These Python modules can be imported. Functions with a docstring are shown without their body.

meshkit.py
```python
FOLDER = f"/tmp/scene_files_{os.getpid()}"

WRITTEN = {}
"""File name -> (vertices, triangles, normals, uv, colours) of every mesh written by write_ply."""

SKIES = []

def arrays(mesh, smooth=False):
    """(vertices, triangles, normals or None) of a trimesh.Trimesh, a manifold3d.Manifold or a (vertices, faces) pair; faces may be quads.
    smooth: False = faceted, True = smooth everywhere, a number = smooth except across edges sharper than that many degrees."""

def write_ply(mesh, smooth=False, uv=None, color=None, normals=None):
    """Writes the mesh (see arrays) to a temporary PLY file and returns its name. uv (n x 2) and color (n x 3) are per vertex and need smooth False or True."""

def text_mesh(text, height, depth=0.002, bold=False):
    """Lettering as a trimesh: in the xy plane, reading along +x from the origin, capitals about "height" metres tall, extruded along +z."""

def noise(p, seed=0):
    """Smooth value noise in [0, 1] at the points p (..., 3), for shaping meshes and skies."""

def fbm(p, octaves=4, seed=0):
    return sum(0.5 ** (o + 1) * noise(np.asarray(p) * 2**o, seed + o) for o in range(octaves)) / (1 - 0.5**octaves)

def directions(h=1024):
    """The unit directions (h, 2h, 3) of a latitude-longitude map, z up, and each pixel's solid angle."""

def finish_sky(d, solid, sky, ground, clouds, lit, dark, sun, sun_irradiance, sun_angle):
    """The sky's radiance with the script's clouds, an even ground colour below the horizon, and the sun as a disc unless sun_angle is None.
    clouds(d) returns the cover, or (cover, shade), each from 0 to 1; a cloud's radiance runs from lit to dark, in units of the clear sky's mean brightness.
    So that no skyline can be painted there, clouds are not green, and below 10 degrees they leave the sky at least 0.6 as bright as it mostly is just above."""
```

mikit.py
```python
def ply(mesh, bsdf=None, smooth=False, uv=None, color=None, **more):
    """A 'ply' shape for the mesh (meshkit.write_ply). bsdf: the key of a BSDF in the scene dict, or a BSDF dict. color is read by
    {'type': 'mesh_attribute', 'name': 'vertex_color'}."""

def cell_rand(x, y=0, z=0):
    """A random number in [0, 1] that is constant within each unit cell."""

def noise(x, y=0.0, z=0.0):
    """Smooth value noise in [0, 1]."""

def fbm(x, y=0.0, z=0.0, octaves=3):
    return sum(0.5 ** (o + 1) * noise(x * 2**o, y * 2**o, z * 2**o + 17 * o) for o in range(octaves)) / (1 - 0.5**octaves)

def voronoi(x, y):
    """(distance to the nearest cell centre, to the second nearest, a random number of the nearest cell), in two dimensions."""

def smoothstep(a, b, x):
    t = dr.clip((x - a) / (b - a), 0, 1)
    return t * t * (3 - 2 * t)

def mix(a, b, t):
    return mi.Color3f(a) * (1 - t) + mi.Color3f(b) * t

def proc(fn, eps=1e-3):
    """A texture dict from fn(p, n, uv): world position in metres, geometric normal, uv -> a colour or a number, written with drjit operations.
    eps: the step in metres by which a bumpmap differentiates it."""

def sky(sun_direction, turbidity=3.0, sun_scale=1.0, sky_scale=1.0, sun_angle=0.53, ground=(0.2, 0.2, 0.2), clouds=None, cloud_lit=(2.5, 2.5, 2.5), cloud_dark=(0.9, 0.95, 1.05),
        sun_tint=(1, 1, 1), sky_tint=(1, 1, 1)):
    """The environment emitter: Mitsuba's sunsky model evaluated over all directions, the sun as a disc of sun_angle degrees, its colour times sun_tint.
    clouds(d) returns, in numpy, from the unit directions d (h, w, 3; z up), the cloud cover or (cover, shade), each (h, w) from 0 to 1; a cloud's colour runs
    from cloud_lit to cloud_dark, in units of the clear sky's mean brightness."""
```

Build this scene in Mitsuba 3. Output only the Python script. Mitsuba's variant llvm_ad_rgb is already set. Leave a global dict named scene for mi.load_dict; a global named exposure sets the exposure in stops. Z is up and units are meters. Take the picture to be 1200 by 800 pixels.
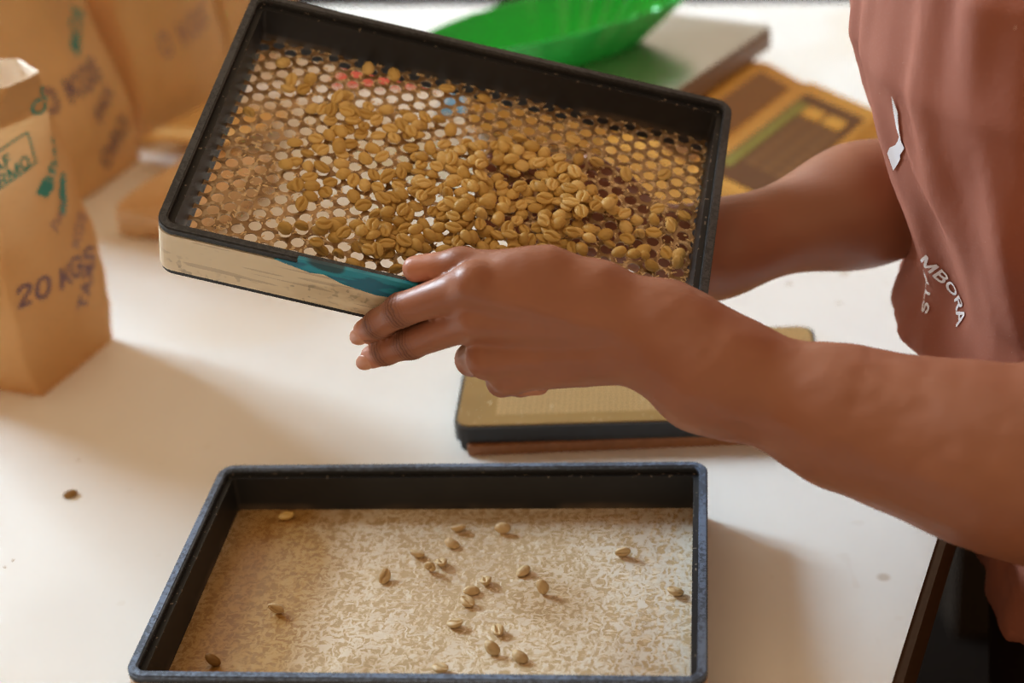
import math, random
import numpy as np, trimesh, manifold3d as m3, shapely.geometry as sg
import mitsuba as mi, drjit as dr
import mikit, meshkit
from mikit import proc, noise, fbm, voronoi, smoothstep, mix
from scipy.spatial.transform import Rotation as R
from scipy.interpolate import PchipInterpolator

random.seed(4); rng = np.random.default_rng(4)
T = mi.ScalarTransform4f
H = 0.88                      # height of the table top above the floor; everything below is written in table coordinates (z = 0 on the table)
scene, labels = {}, {}

# ---------------------------------------------------------------- camera, light, exposure
EYE = np.array([0.0, 0.0, 0.63387])
FWD = np.array([0.0, 0.87653, -0.48134]); UP = np.array([0.088816, 0.47944, 0.87307])
up_ = lambda v: [float(v[0]), float(v[1]), float(v[2]) + H]
scene['camera'] = {'type': 'thinlens', 'fov': 35.05, 'fov_axis': 'x', 'aperture_radius': 0.0078, 'focus_distance': 0.99,
                   'near_clip': 0.05, 'far_clip': 60.0,
                   'to_world': T().look_at(origin=up_(EYE), target=up_(EYE + FWD), up=UP.tolist())}
exposure = 0.17
FILL = (1.0, 0.68, 0.40)
scene['sky'] = {'type': 'constant', 'radiance': {'type': 'rgb', 'value': [0.68 * c for c in FILL]}}
KEY = [52.0 * c for c in (0.74, 0.96, 1.12)]


# ---------------------------------------------------------------- helpers
def obj(key, mesh, bsdf, parent=None, smooth=False, label=None, category=None, group=None, kind=None, **kw):
    base = (parent + '__' + key) if parent else key
    k, n = base, 0
    while k in scene or k in labels:
        n += 1; k = f'{base}_{n:03d}'
    if isinstance(mesh, m3.Manifold):
        q = mesh.to_mesh(); mesh = trimesh.Trimesh(np.array(q.vert_properties[:, :3]), np.array(q.tri_verts), process=False)
    if not len(mesh.faces): print('EMPTY', k)
    mesh = mesh.copy(); mesh.apply_translation([0, 0, H])
    scene[k] = mikit.ply(mesh, bsdf, smooth=smooth, **kw)
    tag(k, label, category, group, kind)
    return k


def tag(k, label=None, category=None, group=None, kind=None):
    d = {a: b for a, b in (('label', label), ('category', category), ('group', group), ('kind', kind)) if b}
    if d: labels[k] = d


def thing(name, label, category, group=None):
    k, n = name, 0
    while k in labels:
        n += 1; k = f'{name}_{n:03d}'
    tag(k, label, category, group)
    return k


def tm(man):
    q = man.to_mesh(); return trimesh.Trimesh(np.array(q.vert_properties[:, :3], float), np.array(q.tri_verts), process=False)


def mf(v, f):
    return m3.Manifold(m3.Mesh(np.asarray(v, np.float32), np.asarray(f, np.uint32)))


def box(lo, hi):
    lo, hi = np.array(lo, float), np.array(hi, float)
    return m3.Manifold.cube((hi - lo).tolist()).translate(lo.tolist())


def rbox(lo, hi, r, seg=8):
    lo, hi = np.array(lo, float) + r, np.array(hi, float) - r
    s = m3.Manifold.sphere(r, seg)
    return m3.Manifold.batch_hull([s.translate([(lo, hi)[i][0], (lo, hi)[j][1], (lo, hi)[k][2]]) for i in (0, 1) for j in (0, 1) for k in (0, 1)])


def rrect(w, d, r, seg=6):
    return np.array(sg.box(-w / 2 + r, -d / 2 + r, w / 2 - r, d / 2 - r).buffer(r, quad_segs=seg).exterior.coords)[:-1]


def extrude(poly, h):
    q = np.asarray(poly, float); x, y = q.T
    if (x * np.roll(y, -1) - y * np.roll(x, -1)).sum() < 0: q = q[::-1]
    return m3.Manifold.extrude(m3.CrossSection([q.tolist()]), h)


def rigid(man, Rm, t):
    M = np.hstack([Rm, np.reshape(t, (3, 1))]); return man.transform(M)


def rot2(deg):
    return R.from_euler('z', deg, degrees=True).as_matrix()


def subdiv(mesh, edge):
    v, f = trimesh.remesh.subdivide_to_size(mesh.vertices, mesh.faces, edge, max_iter=12)
    return trimesh.Trimesh(v, f, process=False)


# ---------------------------------------------------------------- materials
def P(name, color, rough=0.5, metallic=0.0, spec=0.5, bump=None, bscale=1.0, **kw):
    c = color if isinstance(color, dict) else {'type': 'rgb', 'value': list(color)}
    d = {'type': 'principled', 'base_color': c, 'roughness': rough, 'metallic': metallic, 'specular': spec, **kw}
    if bump is not None:
        d = {'type': 'bumpmap', 'arbitrary': bump, 'scale': bscale, 'bsdf': d}
    scene[name] = {'type': 'twosided', 'bsdf': d}


lut = R.from_rotvec([0.39953649, 0.24566067, -0.20151437]).as_matrix()          # the raised tray's axes
LUT_T = np.array([-0.02068009, 0.95014016, 0.24531488])
LOW_A = math.degrees(-0.14795972); LOW_T = np.array([-0.05814124, 0.80856477, 0.042])   # rim plane of the tray on the table
lowR = rot2(LOW_A)


def local(p, Rm, t):
    q = [p.x - float(t[0]), p.y - float(t[1]), p.z - float(t[2] + H)]
    return [float(Rm[0, i]) * q[0] + float(Rm[1, i]) * q[1] + float(Rm[2, i]) * q[2] for i in range(3)]


def c_table(p, n, uv):
    a = fbm(p.x * 5, p.y * 5, 3.0, 3)
    col = mix((0.80, 0.79, 0.765), (0.74, 0.72, 0.69), smoothstep(0.45, 0.75, a))
    s = noise(p.x * 60, p.y * 60, 2.0)
    col = mix(col, (0.55, 0.45, 0.34), 0.12 * smoothstep(0.93, 0.99, s))
    g = noise(p.x * 9 + 4, p.y * 9, 7.0)
    col = mix(col, (0.74, 0.66, 0.55), 0.4 * smoothstep(0.78, 0.95, g))
    for (x, y, r, k) in ((0.286, 1.222, .004, .6), (0.237, 1.212, .003, .5), (-0.351, 0.909, .0012, .9), (-0.355, 0.902, .0011, .9), (-0.33, 1.031, .0015, .4), (0.218, 0.807, .004, .45), (0.27, 1.17, .003, .3)):
        d = dr.sqrt(dr.square(p.x - x) + dr.square(p.y - y))
        col = mix(col, (0.36, 0.24, 0.13), k * (1 - smoothstep(0.4 * r, 1.5 * r, d)))
    return col


P('m_table', proc(c_table), rough=0.5, spec=0.3)
P('m_edge', (0.05, 0.024, 0.010), rough=0.6, spec=0.2)
P('m_darkwood', proc(lambda p, n, uv: mix((0.012, 0.006, 0.003), (0.022, 0.012, 0.006), fbm(p.x * 3, p.y * 40, p.z * 3, 3))), rough=0.55)
P('m_floor', proc(lambda p, n, uv: mix((0.005, 0.003, 0.002), (0.008, 0.0045, 0.003), fbm(p.x * 3, p.y * 30, 1.0, 3))), rough=0.9, spec=0.1)
P('m_wall', proc(lambda p, n, uv: mix((0.62, 0.50, 0.38), (0.55, 0.43, 0.32), fbm(p.x * 2, p.y * 2, p.z * 2, 3))), rough=0.8)
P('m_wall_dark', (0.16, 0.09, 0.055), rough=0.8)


def c_plastic(Rm, t, worn, amount):
    def fn(p, n, uv):
        q = local(p, Rm, t)
        a = fbm(q[0] * 700, q[1] * 700, q[2] * 700, 3)
        b = fbm(q[0] * 25, q[1] * 25, q[2] * 25 + 5, 3)
        top = smoothstep(-0.0035, -0.001, q[2])                       # scuffed where the rim is handled
        col = mix((0.010, 0.012, 0.016), (0.022, 0.023, 0.026), b)
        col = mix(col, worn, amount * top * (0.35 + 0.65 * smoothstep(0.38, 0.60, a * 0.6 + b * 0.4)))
        spk = smoothstep(0.80, 0.86, noise(q[0] * 500, q[1] * 500, q[2] * 500))
        ledge = smoothstep(-0.0075, -0.0055, q[2]) * (1 - smoothstep(-0.0045, -0.003, q[2]))
        col = mix(col, (0.35, 0.30, 0.24), 0.55 * spk * ledge)
        return mix(col, (0.16, 0.12, 0.08), 0.55 * smoothstep(-0.024, -0.031, q[2]) * smoothstep(0.35, 0.7, b) * (q[2] > -0.033))
    return proc(fn)


P('m_plastic_up', c_plastic(lut, LUT_T, (0.10, 0.11, 0.125), 0.5), rough=0.5, spec=0.35)
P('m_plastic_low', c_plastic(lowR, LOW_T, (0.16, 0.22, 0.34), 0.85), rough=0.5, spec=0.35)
P('m_black', (0.016, 0.017, 0.019), rough=0.4)


def c_screen(p, n, uv):
    q = local(p, lut, LUT_T)
    a = fbm(q[0] * 60, q[1] * 60, 1.0, 3)
    b = noise(q[0] * 420, q[1] * 420, 4.0)
    col = mix((0.44, 0.295, 0.165), (0.27, 0.165, 0.08), smoothstep(0.35, 0.65, a))
    col = mix(col, (0.75, 0.62, 0.42), 0.6 * smoothstep(0.62, 0.8, b))
    return mix(col, (0.16, 0.09, 0.04), 0.7 * smoothstep(0.70, 0.86, noise(q[0] * 300 + 9, q[1] * 300, 9.0)))


P('m_screen', proc(c_screen), rough=0.36, metallic=0.45, spec=0.5)
P('m_chaff', (0.80, 0.62, 0.36), rough=0.7)


def c_pan(p, n, uv):
    q = local(p, lowR, LOW_T)
    x, y = q[0], q[1]
    wx, wy = x + 0.004 * fbm(x * 220, y * 220, 2.0, 2), y + 0.004 * fbm(x * 220, y * 220, 8.0, 2)
    f1 = fbm(wx * 260, wy * 560, 1.0, 3)
    f2 = fbm(wx * 560, wy * 260, 5.0, 3)
    fl = dr.maximum(f1, f2)
    col = mix((0.50, 0.37, 0.21), (0.66, 0.54, 0.37), smoothstep(0.44, 0.60, fl))
    col = mix(col, (0.76, 0.70, 0.60), 0.8 * smoothstep(0.58, 0.72, fl + 0.12 * (fbm(x * 25, y * 25, 3.0, 3) - 0.5)))
    big = fbm(x * 16 + 3, y * 10, 6.0, 3)
    st = (1 - smoothstep(0.022, 0.07, dr.abs(x + 0.115 + 0.025 * (big - 0.5)))) * smoothstep(0.15, 0.5, big)
    st = dr.maximum(st, 0.45 * smoothstep(0.52, 0.75, big))
    st = dr.maximum(st, 0.35 * smoothstep(0.11, 0.02, dr.sqrt(dr.square(x - 0.02) + dr.square(y - 0.02))) * smoothstep(0.35, 0.6, f1))
    col = mix(col, mi.Color3f(col) * mi.Color3f(0.52, 0.33, 0.11), dr.clip(st, 0, 0.95))
    return mix(col, (0.60, 0.60, 0.58), 0.45 * smoothstep(0.06, 0.15, x) * smoothstep(0.3, 0.6, f2))  # grey window sheen painted into the colour towards the right end


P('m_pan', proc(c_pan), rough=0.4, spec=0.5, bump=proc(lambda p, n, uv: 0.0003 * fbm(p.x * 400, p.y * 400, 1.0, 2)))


def c_label(Rm, t):
    def fn(p, n, uv):
        q = local(p, Rm, t)
        a = fbm(q[0] * 40, q[2] * 80, 2.0, 4)
        col = mix((0.74, 0.66, 0.50), (0.44, 0.34, 0.20), smoothstep(0.42, 0.72, a) * smoothstep(-0.12, 0.0, q[0]) * 0.8 + 0.1)
        s = smoothstep(0.72, 0.8, noise(q[0] * 30, q[2] * 500, 3.0)) * smoothstep(0.5, 0.65, noise(q[0] * 14, 0.0, 8.0))
        col = mix(col, (0.14, 0.09, 0.05), 0.3 * s)
        dk = fbm(q[0] * 300, q[2] * 300, 4.0, 2)
        return mix(col, (0.20, 0.18, 0.13), 0.5 * smoothstep(0.6, 0.75, dk) * smoothstep(0.45, 0.7, a))
    return proc(fn)


P('m_label_up', c_label(lut, LUT_T), rough=0.5)
P('m_label_low', (0.62, 0.45, 0.32), rough=0.5)


def c_tape(p, n, uv):
    q = local(p, lut, LUT_T)
    a = fbm(q[0] * 60, q[2] * 200 + q[1] * 200, 2.0, 3)
    col = mix((0.018, 0.17, 0.30), (0.025, 0.30, 0.45), smoothstep(0.4, 0.65, a))
    return mix(col, (0.03, 0.05, 0.06), 0.8 * smoothstep(0.56, 0.66, fbm(q[0] * 35 + 7, q[2] * 60, 5.0, 2)))


P('m_tape', proc(c_tape), rough=0.35)


def kraft(base, dark):
    def fn(p, n, uv):
        a = fbm(p.x * 12, p.y * 12, p.z * 9, 3)
        f = noise(p.x * 300, p.y * 300, p.z * 900)
        col = mix(base, dark, smoothstep(0.3, 0.75, a))
        return mix(col, mi.Color3f(col) * 0.8, 0.35 * smoothstep(0.6, 0.9, f))
    return proc(fn)


P('m_kraft', kraft((0.72, 0.45, 0.21), (0.63, 0.37, 0.16)), rough=0.62, spec=0.35)
P('m_kraft_pale', kraft((0.64, 0.43, 0.22), (0.56, 0.35, 0.16)), rough=0.5, spec=0.4)
P('m_kraft_yellow', kraft((0.66, 0.42, 0.16), (0.60, 0.37, 0.13)), rough=0.6)
scene['m_kraft_sheet'] = {'type': 'principledthin', 'base_color': kraft((0.74, 0.48, 0.24), (0.66, 0.40, 0.18)), 'roughness': 0.6, 'diff_trans': 0.55}
P('m_lining', (0.90, 0.86, 0.78), rough=0.45)
P('m_ink_green', (0.04, 0.24, 0.20), rough=0.6)
P('m_ink_purple', (0.17, 0.095, 0.13), rough=0.6)
P('m_ink_faint', (0.38, 0.22, 0.17), rough=0.6)
for i, c in enumerate([(0.64, 0.445, 0.15), (0.54, 0.36, 0.11), (0.70, 0.51, 0.20)]):
    P(f'm_bean_{i}', c, rough=0.5, spec=0.35)
P('m_bean_pale', (0.56, 0.41, 0.22), rough=0.5, spec=0.35)
P('m_bean_dark', (0.26, 0.14, 0.04), rough=0.5, spec=0.35)
P('m_green', (0.016, 0.50, 0.075), rough=0.28, spec=0.6)
P('m_gold', proc(lambda p, n, uv: mix((0.76, 0.45, 0.10), (0.66, 0.36, 0.075), fbm(p.x * 9, p.y * 9, p.z * 9, 2))), rough=0.4, spec=0.5)
P('m_display', (0.30, 0.155, 0.055), rough=0.22, spec=0.6)
P('m_keypad', (0.16, 0.075, 0.035), rough=0.45)
P('m_key', (0.24, 0.125, 0.05), rough=0.5)
P('m_greenstrip', (0.30, 0.30, 0.07), rough=0.5)
P('m_button', (0.78, 0.46, 0.09), rough=0.4)
P('m_steel', (0.70, 0.69, 0.64), rough=0.22, metallic=0.9)
P('m_steel_edge', (0.26, 0.16, 0.09), rough=0.45)


def c_sheet(p, n, uv):
    q = local(p, midR, MID_T)
    x, y = q[0], q[1]
    inside = smoothstep(-0.104, -0.1035, x) * smoothstep(-0.052, -0.0515, y)
    d = dr.maximum(dr.abs(x * 240 - dr.floor(x * 240) - 0.5), dr.abs(y * 240 - dr.floor(y * 240) - 0.5))
    col = mix((0.33, 0.195, 0.058), (0.27, 0.155, 0.045), fbm(x * 30, y * 30, 1.0, 3))
    col = mix(col, mix((0.44, 0.28, 0.115), (0.34, 0.21, 0.08), smoothstep(0.36, 0.40, d)), inside)
    return mix(col, (0.7, 0.6, 0.42), 0.5 * smoothstep(0.93, 0.96, noise(x * 330, y * 330, 5.0)))


midR = rot2(-6.5); MID_T = np.array([0.0925, 1.046, 0.022])
P('m_sheet', proc(c_sheet), rough=0.4, spec=0.3)
P('m_scratch', (0.85, 0.82, 0.75), rough=0.4)
P('m_copper', proc(lambda p, n, uv: mix((0.36, 0.155, 0.06), (0.27, 0.11, 0.04), noise(p.x * 500, p.y * 60, p.z * 500))), rough=0.5)
P('m_pinkcloth', (0.75, 0.16, 0.14), rough=0.8)
P('m_blue_sheen', (0.16, 0.36, 0.62), rough=0.8)
P('m_bluecrate', (0.08, 0.26, 0.62), rough=0.4)
P('m_frame', (0.62, 0.58, 0.52), rough=0.5)
P('m_apron', (0.014, 0.006, 0.003), rough=0.9, spec=0.1)
P('m_hair', (0.012, 0.009, 0.008), rough=0.6)
P('m_print', (0.82, 0.82, 0.86), rough=0.6)


def c_shirt(p, n, uv):
    a = fbm(p.x * 14, p.y * 14, p.z * 14, 3)
    f = noise(p.x * 900, p.y * 900, p.z * 900)
    col = mix((0.34, 0.122, 0.080), (0.27, 0.092, 0.060), a)
    col = mix(col, (0.34, 0.15, 0.11), 0.35 * smoothstep(0.6, 0.9, f))
    return mix(col, (0.62, 0.45, 0.36), smoothstep(0.975, 0.99, noise(p.x * 420 + 3, p.y * 420, p.z * 420)))


P('m_shirt', proc(c_shirt), rough=0.85, spec=0.2, sheen=0.5, bump=proc(lambda p, n, uv: 0.00025 * noise(p.x * 900, p.y * 900, p.z * 900)))

# joints of the near hand (table coordinates): knuckle, middle joint, end joint, tip
IDX = [(-.0185, .8264, .2187), (-.0634, .8484, .1957), (-.0785, .8603, .1817), (-.0883, .8710, .1717)]
MID = [(-.0184, .8285, .1966), (-.0603, .8551, .1693), (-.0771, .8657, .1598), (-.0865, .8724, .1528)]
RNG = [(-.0148, .8306, .1689), (-.0252, .8589, .1523), (-.0090, .8705, .1417), (.0028, .8600, .1434)]
PNK = [(-.0027, .8321, .1552), (-.0084, .8517, .1391), (.0029, .8593, .1323), (.0137, .8499, .1361)]
THB = [(.0654, .8274, .1926), (.0133, .8332, .2209), (-.0257, .8497, .2211), (-.0526, .8576, .2171)]
CREASES = []
for ch in (IDX, MID):
    for j, wd in ((1, .0060), (2, .0045)):
        ax = np.subtract(ch[j + 1], ch[j - 1]); CREASES.append((np.array(ch[j]), ax / np.linalg.norm(ax), wd))
TIPS = [np.array(IDX[3]), np.array(MID[3]), np.array(THB[3]), np.array(RNG[3]), np.array(PNK[3])]


def crease(p, height):
    out = mi.Float(0)
    for J, ax, wd in CREASES:
        d = [p.x - float(J[0]), p.y - float(J[1]), p.z - float(J[2] + H)]
        t = d[0] * float(ax[0]) + d[1] * float(ax[1]) + d[2] * float(ax[2])
        r2 = dr.square(d[0]) + dr.square(d[1]) + dr.square(d[2])
        wob = 0.0026 * (fbm(p.x * 260, p.y * 260, p.z * 260, 2) - 0.5)
        back = smoothstep(-0.2, 0.5, -(d[0] * 0.35 + d[1] * 0.85 - d[2] * 0.25) / dr.sqrt(r2 + 1e-9))
        g = dr.exp(-dr.square(t / wd)) * (r2 < 0.016 ** 2) * back
        out += g * (dr.power(0.5 + 0.5 * dr.cos((t + wob) * (2 * math.pi / 0.0026)), 3.0) if height else 1.0)
    return out


def c_skin(p, n, uv):
    a = fbm(p.x * 25, p.y * 25, p.z * 25, 3)
    col = mix((0.315, 0.124, 0.068), (0.235, 0.083, 0.043), a)
    pink = mi.Float(0)
    for k, J in enumerate(TIPS):
        r = dr.sqrt(dr.square(p.x - float(J[0])) + dr.square(p.y - float(J[1])) + dr.square(p.z - float(J[2] + H)))
        pink = dr.maximum(pink, 1 - smoothstep(0.007, 0.017 if k != 2 else 0.030, r))
    col = mix(col, (0.50, 0.21, 0.13), 0.75 * pink)
    col = mix(col, (0.15, 0.060, 0.034), 0.5 * dr.clip(crease(p, False), 0, 1))
    return mix(col, (0.085, 0.032, 0.018), 0.6 * dr.clip(crease(p, True), 0, 1))


def h_skin(p, n, uv):
    return 0.00012 * fbm(p.x * 700, p.y * 700, p.z * 700, 2) - 0.0006 * crease(p, True)


P('m_skin', proc(c_skin), rough=0.43, spec=0.5, bump=proc(h_skin, eps=3e-4))
P('m_nail', (0.52, 0.26, 0.18), rough=0.28, spec=0.6)

# ---------------------------------------------------------------- the room
def wallbox(key, lo, hi, mat, kind='structure'):
    return obj(key, box(lo, hi), mat, kind=kind)


wallbox('floor', (-3.5, -2.5, -H - .05), (2.6, 5.4, -H), 'm_floor')
wx0, wx1 = -3.55, -3.4
KY0, KY1, KZ0, KZ1 = 2.95, 4.95, 1.60, 3.40
lw = box((wx0, -2.5, -H), (wx1, 5.4, 3.8)) - box((wx0 - .1, KY0, KZ0), (wx1 + .1, KY1, KZ1))
obj('wall_left', lw, 'm_wall', kind='structure')
wallbox('wall_back', (-3.55, 5.3, -H), (2.6, 5.45, 3.8), 'm_wall')
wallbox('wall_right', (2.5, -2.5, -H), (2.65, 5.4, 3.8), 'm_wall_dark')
labels['window_1'] = {'kind': 'structure'}
fr = box((wx0, KY0, KZ0), (wx1 + .03, KY1, KZ1)) - box((wx0 - .1, KY0 + .05, KZ0 + .05), (wx1 + .1, (KY0 + KY1) / 2 - .02, KZ1 - .05)) - box((wx0 - .1, (KY0 + KY1) / 2 + .02, KZ0 + .05), (wx1 + .1, KY1 - .05, KZ1 - .05))
obj('frame', fr, 'm_frame', 'window_1')
for y0, y1 in ((KY0 + .05, (KY0 + KY1) / 2 - .02), ((KY0 + KY1) / 2 + .02, KY1 - .05)):
    pane = trimesh.Trimesh([[wx0 + .06, y0, KZ0 + .05], [wx0 + .06, y1, KZ0 + .05], [wx0 + .06, y1, KZ1 - .05], [wx0 + .06, y0, KZ1 - .05]], [[0, 1, 2], [0, 2, 3]], process=False)
    obj('pane', pane, 'm_frame', 'window_1', emitter={'type': 'area', 'radiance': {'type': 'rgb', 'value': KEY}})

# ---------------------------------------------------------------- the table
tb = thing('table', 'large white laminate work table with a dark brown edge', 'table')
TOP = np.array([(0.274 - .473 * .495, 0.36), (0.80, 1.972), (0.80 - 1.9, 2.30), (-1.45, 1.0), (-1.30, 0.30)])
TOP = np.array([(0.040, 0.36), (0.755, 1.872), (-0.93, 2.33), (-1.55, 0.80)])
tsec = m3.CrossSection([TOP.tolist()])
if tsec.area() < 0: tsec = m3.CrossSection([TOP[::-1].tolist()])
inner = tsec.offset(-0.006, m3.JoinType.Miter)
obj('top', m3.Manifold.extrude(inner, .004).translate([0, 0, -.004]), 'm_table', tb)
obj('edge', m3.Manifold.extrude(tsec, .036).translate([0, 0, -.0405]) + (m3.Manifold.extrude(tsec - inner, .0035).translate([0, 0, -.0045])), 'm_edge', tb)
ctr = TOP.mean(0)
for k in range(4):
    q = TOP[k] + (ctr - TOP[k]) * 0.12
    obj('leg', box((q[0] - .03, q[1] - .03, -H), (q[0] + .03, q[1] + .03, -.0405)), 'm_darkwood', tb)


# ---------------------------------------------------------------- screen trays
W, D, HT, SCR = .33, .2172, .042, -.031


def ring(w0, d0, r0, w1, d1, r1, z0, z1):
    return extrude(rrect(w0, d0, r0), z1 - z0).translate([0, 0, z0]) - extrude(rrect(w1, d1, r1), z1 - z0 + .02).translate([0, 0, z0 - .01])


def tray_frame(worn=0.0):
    # outer flange with rounded top edge, step down to an inner ledge, then the wall
    o = ring(W, D, .011, W - .011, D - .011, .006, -.0045, -.0008) + ring(W - .0016, D - .0016, .010, W - .0095, D - .0095, .006, -.0008, 0)
    o += ring(W - .003, D - .003, .009, W - .0185, D - .0185, .003, -.0375, -.0055)
    o += ring(W - .0035, D - .0035, .009, W - .011, D - .011, .006, -.0057, -.0043)
    o += ring(W - .0016, D - .0016, .010, W - .0185, D - .0185, .003, -.042, -.0373)
    return o


def add_tray(name, label, Rm, t, mat):
    k = thing(name, label, 'tray')
    m = tm(rigid(tray_frame(), Rm, t))
    obj('frame', m, mat, k)
    return k


up = add_tray('screen_tray', 'tilted black sieve tray with round holes held up by the hands, heaped with beans', lut, LUT_T, 'm_plastic_up')
low = add_tray('screen_tray', 'black tray with a stained cream pan lying at the front of the table', lowR, LOW_T, 'm_plastic_low')

# perforated screen: staggered round holes
iw, idp = W - .0187, D - .0187
cs = m3.CrossSection.square([iw, idp], True)
holes, k = [], 0
circ = m3.CrossSection.circle(.0041, 20)
for ci in range(-18, 19):
    x = -.1434 + .00942 * ci + .00942 * 0
    for ri in range(-14, 15):
        y = -.0289 + .0104 * ri + (.0052 if ci % 2 else 0)
        if abs(x) < iw / 2 + .003 and abs(y) < idp / 2 + .003:
            holes.append(circ.translate([x, y]))
for ci in range(19, 33):
    x = -.1434 + .00942 * ci
    for ri in range(-14, 15):
        y = -.0289 + .0104 * ri + (.0052 if ci % 2 else 0)
        if abs(x) < iw / 2 + .003 and abs(y) < idp / 2 + .003:
            holes.append(circ.translate([x, y]))
plate = cs - m3.CrossSection.batch_boolean(holes, m3.OpType.Add)
obj('screen', rigid(m3.Manifold.extrude(plate, .0009).translate([0, 0, SCR - .0009]), lut, LUT_T), 'm_screen', up, label='brown metal screen with staggered round holes')
# dry chaff caught between the holes
ch = []
for i in range(1500):
    ci = rng.integers(0, 32); x = -.1434 + .00942 * (ci + rng.choice([1 / 3, 2 / 3])); y = rng.uniform(-.098, .098)
    L = rng.uniform(.0014, .0036); a = rng.uniform(0, math.pi); 
    y = -.0289 + .0104 * (round((y + .0289) / .0104)) + (.0052 if ci % 2 else 0) + rng.normal(0, .0008)
    b = box((-L / 2, -.0004, 0), (L / 2, .0004, .0004)).rotate([0, 0, math.degrees(a)]).translate([x + rng.normal(0, .0008), y + .0026 * rng.choice([-1, 1]), SCR])
    ch.append(tm(b))
chm = trimesh.util.concatenate(ch); chm.vertices = chm.vertices[(np.arange(len(chm.vertices)))] @ lut.T + LUT_T
obj('chaff', chm, 'm_chaff', up, label='dry chaff stuck between the holes', kind='stuff')
# stained paper label wrapped round the front wall, teal tape on the rim
lab = ring(W - .0005, D - .0005, .0095, W - .004, D - .004, .009, -.0385, -.0062) ^ box((-.17, -.12, -.05), (.17, -.085, 0))
obj('label_strip', rigid(lab, lut, LUT_T), 'm_label_up', up, label='stained cream paper strip round the front wall')
prof = [(-.052, -.0062)]
tp = ring(W + .0008, D + .0008, .0112, W - .004, D - .004, .0085, -.0062, .0003) ^ box((-.078, -.12, -.05), (-.006, -.1035, .01))
obj('tape', rigid(tp, lut, LUT_T), 'm_tape', up, label='torn teal tape on the rim')
tpoly = sg.Polygon([(-.092, -.005), (-.070, -.010), (-.062, -.0085), (-.050, -.0135), (-.030, -.0165), (-.006, -.0145), (-.006, -.004), (-.09, -.004)])
tp2 = extrude(np.array(tpoly.exterior.coords)[:-1], .0012)
tp2 = tp2.rotate([90, 0, 0]).translate([0, -.1079, 0])
obj('tape', rigid(tp2, lut, LUT_T), 'm_tape', up, label='torn teal tape on the front wall')

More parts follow.
